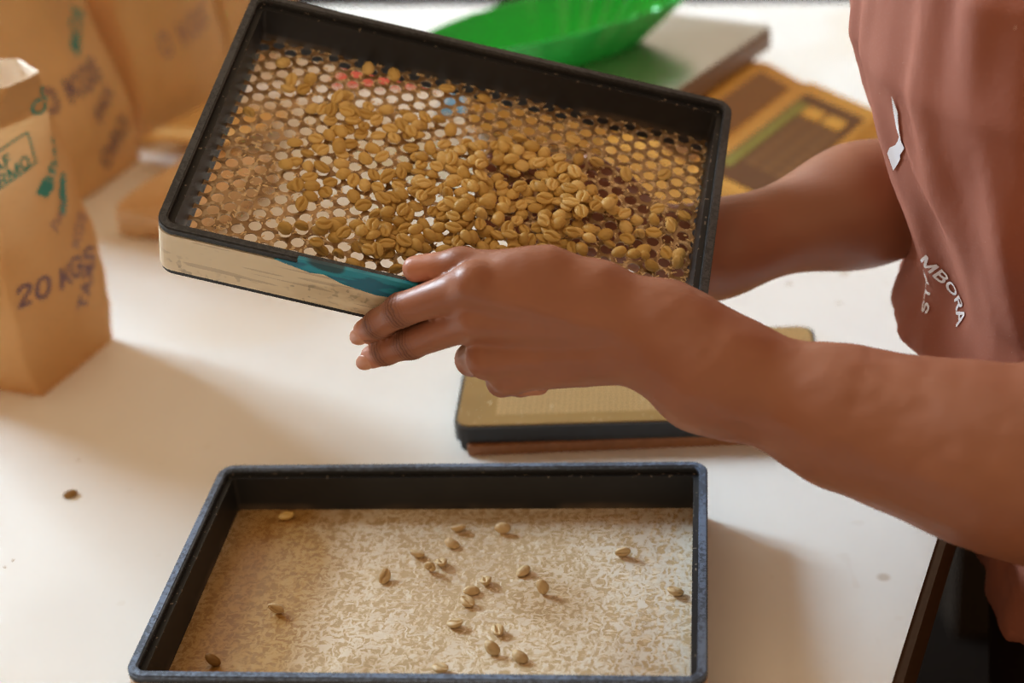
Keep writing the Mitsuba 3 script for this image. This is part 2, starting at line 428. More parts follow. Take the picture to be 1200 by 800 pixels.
obj('pan', rigid(extrude(rrect(iw, idp, .0025), .0018).translate([0, 0, SCR - .0018 - .0001]), lowR, LOW_T), 'm_pan', low, label='cream metal pan with brown stains')
lab = ring(W - .0005, D - .0005, .0095, W - .004, D - .004, .009, -.0385, -.0062) ^ box((-.17, -.12, -.05), (.17, -.085, 0))
obj('label_strip', rigid(lab, lowR, LOW_T), 'm_label_low', low, label='pale strip round the front wall')

# shallow gold-topped tray behind
mt = thing('sieve_tray', 'shallow black-rimmed tray with a glossy gold-brown top, under the near hand', 'tray')
mw, md = .268, .136
fr = extrude(rrect(mw, md, .012), .0125).translate([0, 0, -.0135]) - extrude(rrect(mw - .005, md - .005, .010), .02).translate([0, 0, -.0015])
obj('frame', rigid(fr, midR, MID_T), 'm_black', mt)
obj('sheet', rigid(extrude(rrect(mw - .0051, md - .0051, .010), .0014).translate([0, 0, -.0014]), midR, MID_T), 'm_sheet', mt, label='glossy gold-brown sheet')
for sx in (-1, 1):
    for sy in (-1, 1):
        obj('foot', rigid(rbox((sx * .118 - .012, sy * .055 - .009, -.0219), (sx * .118 + .012, sy * .055 + .009, -.0130), .002), midR, MID_T), 'm_black', mt)
pts = [(.020, -.030), (.028, -.036), (.038, -.043), (.046, -.049)]
sc = sg.LineString(pts).buffer(.0011)
obj('scratch', rigid(extrude(np.array(sc.exterior.coords)[:-1], .0002), midR, MID_T + np.array([0, 0, .0001])), 'm_scratch', mt, label='white curved scratch')
obj('copper_bar', rigid(rbox((-.106, -.0045, .0001), (.106, .0045, .0085), .001), rot2(-5), (0.067, 0.9835, 0)), 'm_copper', label='thin copper-brown bar lying along the front of the gold-topped tray', category='bar')


# ---------------------------------------------------------------- coffee beans
def bean_mesh(seed, sub=3):
    r = np.random.default_rng(seed)
    s = trimesh.creation.icosphere(subdivisions=sub); v = s.vertices.copy()
    # pull vertices of the flat side toward the centre line so that the crease is well resolved
    flat = v[:, 2] < 0
    y = v[:, 1].copy()
    v[flat, 1] = np.sign(y[flat]) * np.abs(y[flat]) ** 1.45
    L, B, Ht =   .0053 * r.uniform(.90, 1.10), .0040 * r.uniform(.90, 1.10), .0036 * r.uniform(.92, 1.1)
    z = v[:, 2]
    out = np.empty_like(v)
    out[:, 0] = v[:, 0] * L; out[:, 1] = v[:, 1] * B
    out[:, 2] = np.where(z > 0, z * Ht, z * .0014)
    wob = .0007 * np.sin(v[:, 0] * 3.1 + r.uniform(0, 6))
    d = (out[:, 1] - wob) / .0006
    g = np.exp(-d * d) * np.clip(1.25 - (v[:, 0]) ** 2 * 1.2, 0, 1)
    out[:, 2] += np.where(z < 0.05, .0019 * g, 0)
    bend = .06 * r.uniform(-1, 1)
    out[:, 1] += bend * out[:, 0] ** 2 / L
    nz = meshkit.fbm(out * 420 + seed, 2, seed) - .5
    n = s.vertex_normals
    out += n * (nz * .0006)[:, None]
    return trimesh.Trimesh(out, s.faces, process=False)


BM = [bean_mesh(i) for i in range(7)]
BP = {}


def bean_ply(i, mat):
    if (i, mat) not in BP: BP[(i, mat)] = mikit.ply(BM[i], mat, smooth=True)
    return BP[(i, mat)]


beans = 0


def put_bean(Rm, t, mat, label, group, i=None):
    global beans
    k = 'coffee_bean' if beans == 0 else f'coffee_bean_{beans:03d}'
    beans += 1
    M = np.eye(4); M[:3, :3] = Rm; M[:3, 3] = np.asarray(t) + [0, 0, H]
    scene[k] = {**bean_ply(rng.integers(len(BM)) if i is None else i, mat), 'to_world': T(M.tolist())}
    tag(k, label, 'coffee bean', group)


ISO = [(-136, 78), (-126, 62), (-126, 54), (-116, 57), (-114, 66), (-106, 42), (-97, 45), (-144, 23), (-80, 91), (-62, 91), (-25, 89), (1, 87), (-24, 56), (-15, 52), (22, 53), (31, 56), (49, 47), (64, 42), (72, 52), (84, 51), (76, 35), (105, 47), (130, 55), (66, 68), (-96, -65), (-87, -61), (-75, -55), (-66, -53), (-65, -62), (-71, -76), (-64, -69), (-60, -77), (139, 13), (139, 6), (129, 23), (147, 23), (139, -13), (147, -13), (147, -20), (131, -27), (125, -24), (118, -28), (109, -28), (102, -15), (120, -4), (129, 2), (128, 12), (117, 8), (111, 1)]
ZONES = [([(-111, -6), (-108, 11), (-97, 35), (-105, 49), (-74, 61), (-32, 58), (-34, 39), (-56, 22), (-60, 7), (-60, -10), (-73, -19), (-94, -39)], 62),
         ([(-70, -29), (-57, -12), (-42, 21), (-1, 44), (52, 43), (78, 23), (87, -1), (71, -43), (48, -68), (-5, -75), (-48, -72), (-46, -35)], 262),
         ([(52, 43), (82, 32), (109, 22), (118, -21), (99, -49), (67, -51)], 34),
         ([(-75, -70), (-40, -59), (-3, -80), (-47, -75)], 18)]
cell = .0007; gx, gy = 470, 320
hm = np.zeros((gx, gy))


def pose(kind):
    yaw = rng.uniform(0, 360)
    if kind < .34: tilt = rng.normal(0, 14); base = 0          # dome up
    elif kind < .74: tilt = rng.normal(0, 16); base = 180      # crease up
    else: tilt = rng.choice([-1, 1]) * rng.uniform(55, 95); base = 0
    return R.from_euler('zyx', [yaw, rng.normal(0, 10), base + tilt], degrees=True).as_matrix()


BV = BM[0].vertices[::3]


def footprint(Rm, x, y):
    v = BV @ Rm.T
    ix = ((v[:, 0] + x) / cell + gx / 2).astype(int).clip(0, gx - 1); iy = ((v[:, 1] + y) / cell + gy / 2).astype(int).clip(0, gy - 1)
    return v, ix, iy


def drop(x, y, Rm):
    v, ix, iy = footprint(Rm, x, y)
    return (hm[ix, iy] - v[:, 2]).max(), v, ix, iy


ORDER = [(x / 1000, y / 1000) for x, y in ISO]
spots = [(p, True) for p in ORDER]
for poly, n in ZONES:
    pg = sg.Polygon(np.array(poly) / 1000); x0, y0, x1, y1 = pg.bounds; c = 0
    while c < n:
        p = rng.uniform((x0, y0), (x1, y1))
        if pg.contains(sg.Point(p)): spots.append((tuple(p), False)); c += 1
placed = []
for (x, y), fixed in spots:
    best = None
    for t in range(1 if fixed else 6):
        Rm = pose(rng.uniform())
        xx, yy = (x, y) if fixed else (x + rng.normal(0, .004), y + rng.normal(0, .004))
        if abs(xx) > .149 or abs(yy) > .093: continue
        z, v, ix, iy = drop(xx, yy, Rm)
        top = z + v[:, 2].max()
        if best is None or top < best[0]: best = (top, xx, yy, z, Rm, v, ix, iy)
    if best is None: continue
    top, xx, yy, z, Rm, v, ix, iy = best
    zz = z * (0.93 if z > .004 else 1)
    np.maximum.at(hm, (ix, iy), v[:, 2] + zz)
    placed.append((xx, yy, zz + SCR + .0001, Rm))
NUP = 277
def up_label(x, y):
    if x < -.140: return 'green coffee bean nearest the left wall of the raised perforated tray', None
    if x < -.112 and y > .05: return 'green coffee bean in the small loose bunch near the raised tray\'s back left corner', 'beans near the back left corner of the raised tray'
    if y > .084: return 'green coffee bean lying close to the back wall of the raised perforated tray', 'beans along the back wall of the raised tray'
    if x > .100: return 'green coffee bean among bare holes at the right end of the raised tray', 'beans at the right end of the raised tray'
    if x < -.055 and y < -.048: return 'green coffee bean in the scatter behind the taped front rim, raised tray', 'beans behind the taped front rim of the raised tray'
    return 'green coffee bean in the main heap on the raised perforated tray', 'coffee beans heaped on the raised tray'


# the beans that the hand covers least come first; those past the limit are joined
placed.sort(key=lambda b: -b[1] + 0.0 * b[0])
rest = []
for n, (x, y, z, Rm) in enumerate(placed):
    if n < NUP: put_bean(lut @ Rm, lut @ np.array([x, y, z]) + LUT_T, f'm_bean_{rng.integers(3)}', *up_label(x, y))
    else:
        b = BM[rng.integers(len(BM))].copy(); b.vertices = b.vertices @ (lut @ Rm).T + lut @ np.array([x, y, z]) + LUT_T; rest.append(b)
if rest:
    obj('coffee_bean_heap', trimesh.util.concatenate(rest), 'm_bean_1', smooth=True, label='rest of the coffee bean heap at the near edge of the raised tray, by the hand', category='coffee beans', kind='stuff')

LOWB = [(-119, 88, 'bean in the back left corner of the lower tray'), (1, 74, None), (31, 72, None), (-1, 57, None), (-22, 46, None), (-5, 36, None), (-11, 28, None),
        (-39, 20, 'bean standing alone just left of the scattered ones, lower tray'), (49, 28, None), (26, 17, None), (18, 8, None), (17, -4, None), (63, 8, None),
        (111, 45, 'bean lying alone in the right part of the lower tray'), (145, 7, 'bean closest to the right wall of the lower tray'),
        (-102, -14, 'bean lying alone on the brown stain at left, lower tray'), (12, -25, None), (39, -31, None), (38, -49, None), (55, -55, None),
        (-129, -62, 'bean in the front left corner of the lower tray'), (9, -66, 'bean half hidden behind the front rim of the lower tray')]
for x, y, lb in LOWB:
    kind = rng.uniform()
    Rm = pose(kind)
    v = BM[0].vertices @ Rm.T
    put_bean(lowR @ Rm, lowR @ np.array([x / 1000, y / 1000, SCR - v[:, 2].min()]) + LOW_T, 'm_bean_dark' if lb and 'corner' in lb and 'front' in lb else ('m_bean_0' if lb and 'back left' in lb else 'm_bean_pale'),
             ('pale green coffee ' + lb) if lb else 'pale coffee bean scattered on the middle of the lower tray', None if lb else 'coffee beans in the middle of the lower tray', 0)
Rm = R.from_euler('zyx', [20, 0, 8], degrees=True).as_matrix()
put_bean(Rm, (-0.326, 0.983, .0012), 'm_bean_dark', 'single dark coffee bean lying on the bare table, left of the trays', None, 0)


# ---------------------------------------------------------------- paper bags
class Bag:
    """Loft through rings of eight points (corner, mid, corner, ...) at given heights."""
    def __init__(self, rings, zs, seed, crumple=.003, steps=10):
        self.z = np.array(zs); self.ip = PchipInterpolator(self.z, np.array(rings, float), axis=0); self.seed, self.cr = seed, crumple

    def at(self, t, z):
        t = np.asarray(t, float) % 8; z = np.clip(np.asarray(z, float), self.z[0], self.z[-1])
        rg = self.ip(z); i = np.floor(t).astype(int); f = t - i
        # slightly rounded edges at the corners
        a = rg[np.arange(len(t)), i % 8]; b = rg[np.arange(len(t)), (i + 1) % 8]
        p = a * (1 - f)[:, None] + b * f[:, None]
        q = np.column_stack([p, z])
        w = np.minimum(1, (z - self.z[0]) / .03)
        nz = np.stack([meshkit.fbm(q * 14 + 3 * k, 3, self.seed + k) - .5 for k in range(2)], 1)
        fine = np.stack([meshkit.fbm(q * 45 + 7 * k, 2, self.seed + 5 + k) - .5 for k in range(2)], 1)
        q[:, :2] += (nz * self.cr * 3 + fine * self.cr) * w[:, None]
        return q

    def mesh(self, nt=96, nz=70, close_top=False, z1=None):
        zs = np.linspace(self.z[0], self.z[-1] if z1 is None else z1, nz); ts = np.arange(nt) * 8 / nt
        g = np.stack([self.at(ts, np.full(nt, z)) for z in zs])
        v = g.reshape(-1, 3); f = []
        for j in range(nz - 1):
            for i in range(nt):
                a, b = j * nt + i, j * nt + (i + 1) % nt
                f += [[a, b, b + nt], [a, b + nt, a + nt]]
        n = len(v); v = np.vstack([v, g[0].mean(0), g[-1].mean(0)])
        for i in range(nt):
            f.append([(i + 1) % nt, i, n])
            if close_top: f.append([(nz - 1) * nt + i, (nz - 1) * nt + (i + 1) % nt, n + 1])
        return trimesh.Trimesh(v, f, process=False)

    def wrap(self, m2, u0, z0, deg, width, t0=0, tspan=2, off=.0006):
        """Lettering laid on the face that starts at control point t0: u in metres along the face, z up."""
        m2 = subdiv(m2, .004)
        c, s = math.cos(math.radians(deg)), math.sin(math.radians(deg))
        x, y, h = m2.vertices.T
        u, z = u0 + c * x - s * y, z0 + s * x + c * y
        t = t0 + u / width * tspan
        p = self.at(t, z); e = .02
        du = self.at(t + e, z) - self.at(t - e, z); dz = self.at(t, z + .002) - self.at(t, z - .002)
        n = np.cross(du, dz); n /= np.linalg.norm(n, axis=1, keepdims=True)
        return trimesh.Trimesh(p + n * (off + h)[:, None], m2.faces, process=False)


def text(s, h, bold=True): return meshkit.text_mesh(s, h, depth=.0002, bold=bold)


def slab(w, h): return trimesh.creation.extrude_polygon(sg.box(0, 0, w, h), .0002, engine='earcut')


def outline(w, h, t=.0012): return trimesh.creation.extrude_polygon(sg.box(0, 0, w, h).difference(sg.box(t, t, w - t, h - t)), .0002, engine='earcut')


def ring8(N, Rr, depth, bulge=.006, gusset=.0):
    """Bottom corners from the near corner N and the far corner Rr of the right-hand face."""
    N, Rr = np.array(N), np.array(Rr); e = (Rr - N) / np.linalg.norm(Rr - N); w = np.array([-e[1], e[0]])
    L, BL = N + w * depth, Rr + w * depth
    mid = lambda a, b: (a + b) / 2
    return np.array([N, mid(N, Rr) + -w * (bulge - gusset), Rr, mid(Rr, BL) + e * bulge, BL, mid(BL, L) + w * (bulge - gusset), L, mid(L, N) - e * bulge])


r0 = ring8((-.378, 1.132), (-.337, 1.221), .165, .001)
r1 = ring8((-.381, 1.120), (-.333, 1.222), .165, .010)
r2 = ring8((-.380, 1.117), (-.332, 1.214), .160, .011)
r3 = np.array([(-.372, 1.138), (-.337, 1.18), (-.345, 1.214), (-.43, 1.245), (-.505, 1.255), (-.53, 1.21), (-.525, 1.16), (-.44, 1.135)])
r4 = np.array([(-.356, 1.153), (-.338, 1.182), (-.362, 1.215), (-.43, 1.238), (-.49, 1.24), (-.51, 1.20), (-.50, 1.165), (-.43, 1.148)])
bagA = Bag([r0, r1, r2, r3, r4], [0.0005, .05, .13, .21, .252], 11, .0045)
ba = thing('paper_bag', 'kraft paper bag with green and purple stamps and an open pale-lined mouth, front left', 'paper bag')
obj('paper', bagA.mesh(), 'm_kraft_sheet', ba, smooth=True)
# turned-down lining at the mouth
ts = np.arange(96) * 8 / 96
rings = []
for z, o in ((.2515, .0012), (.2525, -.0004), (.2515, -.0016), (.222, -.0022)):
    p = bagA.at(ts, np.full(96, min(z, .252))); c = p[:, :2].mean(0); d = p[:, :2] - c; d /= np.linalg.norm(d, axis=1, keepdims=True)
    p = p.copy(); p[:, :2] += d * o; p[:, 2] = z; rings.append(p)
lv = np.vstack(rings); lf = []
for j in range(3):
    for i in range(96):
        a, b = j * 96 + i, j * 96 + (i + 1) % 96; lf += [[a, b, b + 96], [a, b + 96, a + 96]]
obj('lining', trimesh.Trimesh(lv, lf, process=False), 'm_lining', ba, smooth=True, label='white inner fold of the mouth')
FA = .098


def stamp(bag, parent, mat, m2, *a, **kw): obj('lettering', bag.wrap(m2, *a, **kw), mat, parent)


stamp(bagA, ba, 'm_ink_purple', text('20 KGS', .017), .004, .086, -6, FA)
stamp(bagA, ba, 'm_ink_purple', text('TAX', .013), .064, .047, 52, FA)
stamp(bagA, ba, 'm_ink_faint', text('PAT', .010), .047, .128, 28, FA)
stamp(bagA, ba, 'm_ink_faint', text('KGS', .011), .072, .100, 40, FA)
stamp(bagA, ba, 'm_ink_green', outline(.050, .026), -.012, .176, 12, FA)
stamp(bagA, ba, 'm_ink_green', text('CAF', .008), -.006, .190, 12, FA)
stamp(bagA, ba, 'm_ink_green', text('PRMO', .009), -.004, .179, 12, FA)
stamp(bagA, ba, 'm_ink_green', text('CO', .012), .040, .218, 40, FA)
stamp(bagA, ba, 'm_ink_green', text('BRAZ', .012), .047, .160, 55, FA)
stamp(bagA, ba, 'm_ink_green', slab(.010, .012), .044, .158, 55, FA)
stamp(bagA, ba, 'm_ink_green', text('ARO', .011), .065, .135, 60, FA)
stamp(bagA, ba, 'm_ink_green', slab(.026, .010), .066, .136, 60, FA)


def tall_bag(N, Rr, depth, h, seed, label, lean=(0, 0)):
    r0 = ring8(N, Rr, depth, .002); r1 = ring8(N, Rr, depth, .012)
    c = r0.mean(0); rt = (r1 - c) * [.96, .96] + c + np.array(lean); rt2 = rt.copy(); rt2[1] = rt[[0, 2]].mean(0) * .75 + c * .25; rt2[5] = rt[[4, 6]].mean(0) * .75 + c * .25
    b = Bag([r0, r1, rt, rt2], [.0005, .06, h * .72, h], seed, .003)
    k = thing('paper_bag', label, 'paper bag')
    obj('paper', b.mesh(close_top=True), 'm_kraft', k, smooth=True)
    return b, k


bagB, bb = tall_bag((-.445, 1.482), (-.378, 1.627), .17, .29, 21, 'tall kraft paper bag stamped in purple, standing right behind the open bag', (-.02, .0))
FB = .16
stamp(bagB, bb, 'm_ink_purple', text('0 KGS', .024), .030, .100, 4, FB)
stamp(bagB, bb, 'm_ink_purple', text('PAX', .016), .095, .066, 25, FB)
stamp(bagB, bb, 'm_ink_purple', text('ORO', .022), .092, .015, 25, FB)
stamp(bagB, bb, 'm_ink_green', slab(.018, .016), .098, .138, 30, FB)
stamp(bagB, bb, 'm_ink_green', text('CA', .020), .112, .148, 30, FB)
bagC, bc = tall_bag((-.372, 1.665), (-.30, 1.825), .17, .28, 31, 'tall kraft paper bag with a faint purple stamp, middle one of the three tall bags', (-.01, .0))
stamp(bagC, bc, 'm_ink_faint', text('0 KGS', .026), .040, .085, 4, .175)
stamp(bagC, bc, 'm_ink_green', text('CAF', .018), .120, .17, 70, .175)
bagD, bd = tall_bag((-.302, 1.86), (-.235, 2.01), .15, .27, 41, 'hindmost kraft paper bag, seen just above the corner of the raised tray')

# folded envelope of yellow kraft leaning on a crumpled packet
env = sg.Polygon([(-.367, 1.592), (-.315, 1.725), (-.215, 1.675), (-.262, 1.53)])
ec = np.array(env.exterior.coords)[:-1]
ev = []
for dz in (0, .0025):
    for (x, y), z in zip(ec, (.034, .020, .020, .046)): ev.append((x, y, z + dz))
efx = [[0, 1, 2], [0, 2, 3], [4, 6, 5], [4, 7, 6]] + sum([[[i, (i + 1) % 4 + 4, (i + 1) % 4], [i, i + 4, (i + 1) % 4 + 4]] for i in range(4)], [])
em = trimesh.Trimesh(ev, efx, process=False); em.fix_normals()
em = subdiv(em, .012); nz = meshkit.fbm(em.vertices * 20, 3, 5) - .5; em.vertices[:, 2] += nz * .006
obj('kraft_envelope', em, 'm_kraft_yellow', smooth=35, label='flat yellowish kraft envelope lying before the tall bags', category='envelope')
pk = tm(rbox((-.05, -.075, 0), (.05, .075, .034), .008, 12).refine(6)); 
pk.vertices = pk.vertices @ rot2(-25).T + [-.293, 1.478, .0005]
nzv = np.stack([meshkit.fbm(pk.vertices * 45 + 5 * k, 3, 60 + k) - .5 for k in range(3)], 1); sel = pk.vertices[:, 2] > .003
pk.vertices[sel] += nzv[sel] * .014; pk.vertices[:, 2] = np.maximum(pk.vertices[:, 2], .0005)
P('m_packet', kraft((0.66, 0.44, 0.24), (0.56, 0.33, 0.15)), rough=0.3, spec=0.6)
obj('paper_packet', pk, 'm_packet', smooth=50, label='small crumpled kraft packet at the left corner of the raised tray', category='packet')

# ---------------------------------------------------------------- scale, green sample tray
SO = np.array([.296, 1.609]); su, sv = np.array([.592, .806]), np.array([-.806, .592])
SM = np.array([[-sv[0], su[0], 0], [-sv[1], su[1], 0], [0, 0, 1]])      # local x = toward the panel (-v), local y = u
ST = np.array([SO[0], SO[1], 0])
sk = thing('kitchen_scale', 'golden yellow electronic scale with a brown keypad, behind the raised tray', 'scale')
prof = [(-.30, .012), (-.30, .058), (-.012, .066), (.012, .066), (.050, .050), (.062, .051), (.135, .030), (.148, .022), (.150, .008)]
body = extrude(prof, .30).rotate([90, 0, 0])
plan = extrude(np.array(sg.box(-.045, -.285, .15, -.035).union(sg.box(-.27, -.195, 0, -.035)).buffer(-.025).buffer(.025).exterior.coords)[:-1], .2)
body = body ^ plan
obj('body', rigid(body, SM, ST), 'm_gold', sk, smooth=40)
for fx in (-.24, .11):
    for fy in (-.165, -.075) if fx < 0 else (-.25, -.075):
        obj('foot', rigid(m3.Manifold.cylinder(.0125, .012, .010, 16).translate([fx, fy, .0001]), SM, ST), 'm_black', sk)


def on_slope(x0, x1, y0, y1, xa, za, xb, zb, th):
    """A thin plate on the sloping face from (xa, za) to (xb, zb)."""
    a = math.atan2(zb - za, xb - xa); L = math.hypot(xb - xa, zb - za)
    m = rbox((x0 * L, y0, 0), (x1 * L, y1, th), min(th * .45, .0012), 6)
    return rigid(m.rotate([0, -math.degrees(a), 0]).translate([xa, 0, za]), SM, ST)


obj('display', on_slope(.08, .92, -.27, -.058, .012, .066, .050, .050, .0012), 'm_display', sk, label='glossy brown window')
pa = (.062, .051, .135, .030)
kp = obj('keypad', on_slope(.06, .92, -.27, -.062, *pa, .0010), 'm_keypad', sk, label='dark brown keypad panel')
obj('strip', on_slope(.10, .24, -.25, -.082, *pa, .0016), 'm_greenstrip', kp, label='olive green strip')
for x0 in (.24, .54):
    obj('button', on_slope(x0 + .02, x0 + .28, -.108, -.084, *pa, .0022), 'm_button', kp, label='yellow button')
for i in range(3):
    for j in range(7):
        obj('key', on_slope(.30 + .2 * i, .47 + .2 * i, -.130 - .017 * j, -.116 - .017 * j, *pa, .0014), 'm_key', kp)
for fx in (-.23, -.06):
    obj('post', rigid(m3.Manifold.cylinder(.012, .012, .012, 16).translate([fx, -.12, .060]), SM, ST), 'm_black', sk)
pl = rigid(rbox((-.29, -.225, .068), (0, 0, .092), .004), SM, ST)
pl = obj('platform', pl, 'm_steel_edge', sk, smooth=30, label='steel weighing platform with a brown side')
obj('plate', rigid(rbox((-.289, -.224, .0915), (-.001, -.001, .0932), .0007), SM, ST), 'm_steel', pl, label='shiny steel plate')

GO = np.array([.112, 1.585]); ga = math.degrees(math.atan2(.49, .87))
GR = rot2(ga); GT = np.array([GO[0] - .06 * .87, GO[1] - .06 * .49, .0936])


def green_ring(s, w, l, flute, z):
    """Outline of the sample tray: narrow pouring end at -x, fluted fan at +x."""
    out = []
    n = 240
    for i in range(n):
        a = 2 * math.pi * i / n; c, sn = math.cos(a), math.sin(a)
        p = 2.6
        rx, ry = abs(c) ** (2 / p) * math.copysign(1, c) * l, abs(sn) ** (2 / p) * math.copysign(1, sn) * w
        if rx < 0: rx *= .94
        if rx < 0: ry *= 1 - .45 * (-rx / l) ** 2
        k = flute * max(0, c + .25) ** .5 * (2 * abs(math.sin(13 * a)) - 1) if c > -.25 else 0
        out.append(((rx) * (1 + k), ry * (1 + k), z))
    return out


secs = [(.034, .105, 0, 0), (.038, .112, .006, .004), (.050, .135, .045, .024), (.064, .160, .066, .045), (.066, .163, .066, .0465)]
secs_in = [(.0645, .1615, .066, .0465), (.0625, .158, .066, .045), (.0485, .133, .045, .025), (.0365, .110, .006, .0055), (.0325, .103, 0, .0018)]
rings = [green_ring(0, w, l, f, z) for w, l, f, z in secs + secs_in]
gv = np.array(rings).reshape(-1, 3); gf = []
for j in range(len(rings) - 1):
    for i in range(240):
        a, b = j * 240 + i, j * 240 + (i + 1) % 240; gf += [[a, b, b + 240], [a, b + 240, a + 240]]
n0 = len(gv); gv = np.vstack([gv, [0, 0, 0], [0, 0, .0018]])
for i in range(240): gf += [[(i + 1) % 240, i, n0], [n0 - 240 + i, n0 - 240 + (i + 1) % 240, n0 + 1]]
gm = trimesh.Trimesh(gv @ GR.T + GT, gf, process=False)
obj('sample_tray', gm, 'm_green', smooth=40, label='bright green plastic sample tray with a fluted end, standing on the scale platform', category='tray')

cl = tm(rbox((-.085, -.05, 0), (.085, .05, .004), .0015).refine(3)); cl.vertices = cl.vertices @ rot2(-18).T + [-.09, 1.83, .0003]
obj('cloth_and_sheen', cl, 'm_pinkcloth', smooth=40, label='red folded cloth glimpsed through the far holes of the raised tray', category='cloth')
cl = tm(rbox((-.055, -.05, 0), (.055, .05, .004), .0015).refine(3)); cl.vertices = cl.vertices @ rot2(-18).T + [.005, 1.715, .0003]
obj('cloth_and_sheen', cl, 'm_blue_sheen', smooth=40, label='added blue sheet for the sky reflection glimpsed through the raised tray holes', category='cloth')  # blue sheet added in place of the sky reflected off the steel plate

# ---------------------------------------------------------------- the person
def rc(p, a, b, ra, rb):
    a, b = np.array(a, np.float32), np.array(b, np.float32); ab = b - a
    t = np.clip(((p - a) @ ab) / (ab @ ab), 0, 1)
    return np.linalg.norm(p - a - t[:, None] * ab, axis=1) - (ra + (rb - ra) * t)


def smin(a, b, k):
    h = np.maximum(k - np.abs(a - b), 0) / k
    return np.minimum(a, b) - h * h * k * .25


def chain(p, pts, rs, k=.004):
    d = None
    for i in range(len(pts) - 1):
        e = rc(p, pts[i], pts[i + 1], rs[i], rs[i + 1]); d = e if d is None else smin(d, e, k)
    return d


def allmin(ds, k):
    d = ds[0]
    for e in ds[1:]: d = smin(d, e, k)
    return d


L_ = lambda x, y, z: tuple(lut @ np.array([x, y, z]) / 1 + LUT_T) if abs(x) < 1 else None
lw_ = lambda x, y, z: tuple(lut @ (np.array([x, y, z]) / 1000) + LUT_T)
W1, W2 = (.0872, .8098, .1899), (.0862, .8067, .1793)
FORE = [(.0872, .811, .187), (.1095, .7939, .1679), (.1853, .7617, .1467), (.2341, .7390, .1385), (.2693, .7231, .1329), (.2952, .7104, .1292)]
FR = [.024, .0285, .0335, .0395, .0435, .045]
SHL, SHR = (.405, .80, .37), (.33, 1.10, .385)
# far arm: its hand lies flat under the tray, palm up
RW = lw_(176, 44, -77.5)
RELB = (.36, 1.035, .165)
RP = [lw_(*q) for q in ((78, 4, -57), (85, 24, -58), (84, 44, -58), (74, 61, -57))]          # knuckles, little finger to index
RT = [[lw_(46, 2, -53), lw_(24, 0, -51)], [lw_(46, 25, -53), lw_(16, 26, -51)], [lw_(44, 46, -53), lw_(14, 48, -51)], [lw_(40, 64, -53), lw_(16, 66, -51)]]
RTH = [lw_(128, 50, -66), lw_(104, 70, -64), lw_(82, 80, -60)]
TZ = np.array([-.9, -.25, -.1, .0, .06, .10, .146, .218, .297, .36, .42, .47])
TCX = np.array([.46, .452, .445, .44, .420, .392, .392, .367, .342, .335, .342, .35])
TCY = np.array([.90, .895, .905, .93, .94, .94, .94, .94, .94, .945, .95, .95])
TA = np.array([.10, .115, .115, .105, .112, .118, .119, .119, .117, .105, .075, .05])
TBB = np.array([.19, .21, .205, .180, .158, .158, .162, .168, .172, .165, .11, .05])
TROT = np.array([-24, -24, -24, -22, -16, -12, -8, -5, -4, -4, -4, -4]) * math.pi / 180


def torso(p, grow=0., z0=-.9, z1=.44):
    z = p[:, 2]; cx, cy = np.interp(z, TZ, TCX), np.interp(z, TZ, TCY); a, b = np.interp(z, TZ, TA) + grow, np.interp(z, TZ, TBB) + grow
    th = np.interp(z, TZ, TROT); c, s = np.cos(th), np.sin(th)
    dx, dy = p[:, 0] - cx, p[:, 1] - cy
    u, v = c * dx + s * dy, -s * dx + c * dy
    q = np.sqrt((u / a) ** 2 + (v / b) ** 2)
    g = np.sqrt((u / a ** 2) ** 2 + (v / b ** 2) ** 2) + 1e-9
    d = np.where(q > .3, (q - 1) * q / g, -.7 * np.minimum(a, b))
    d = np.clip(d, -.1, 10)
    return np.maximum(np.maximum(d, z0 - z), z - z1)


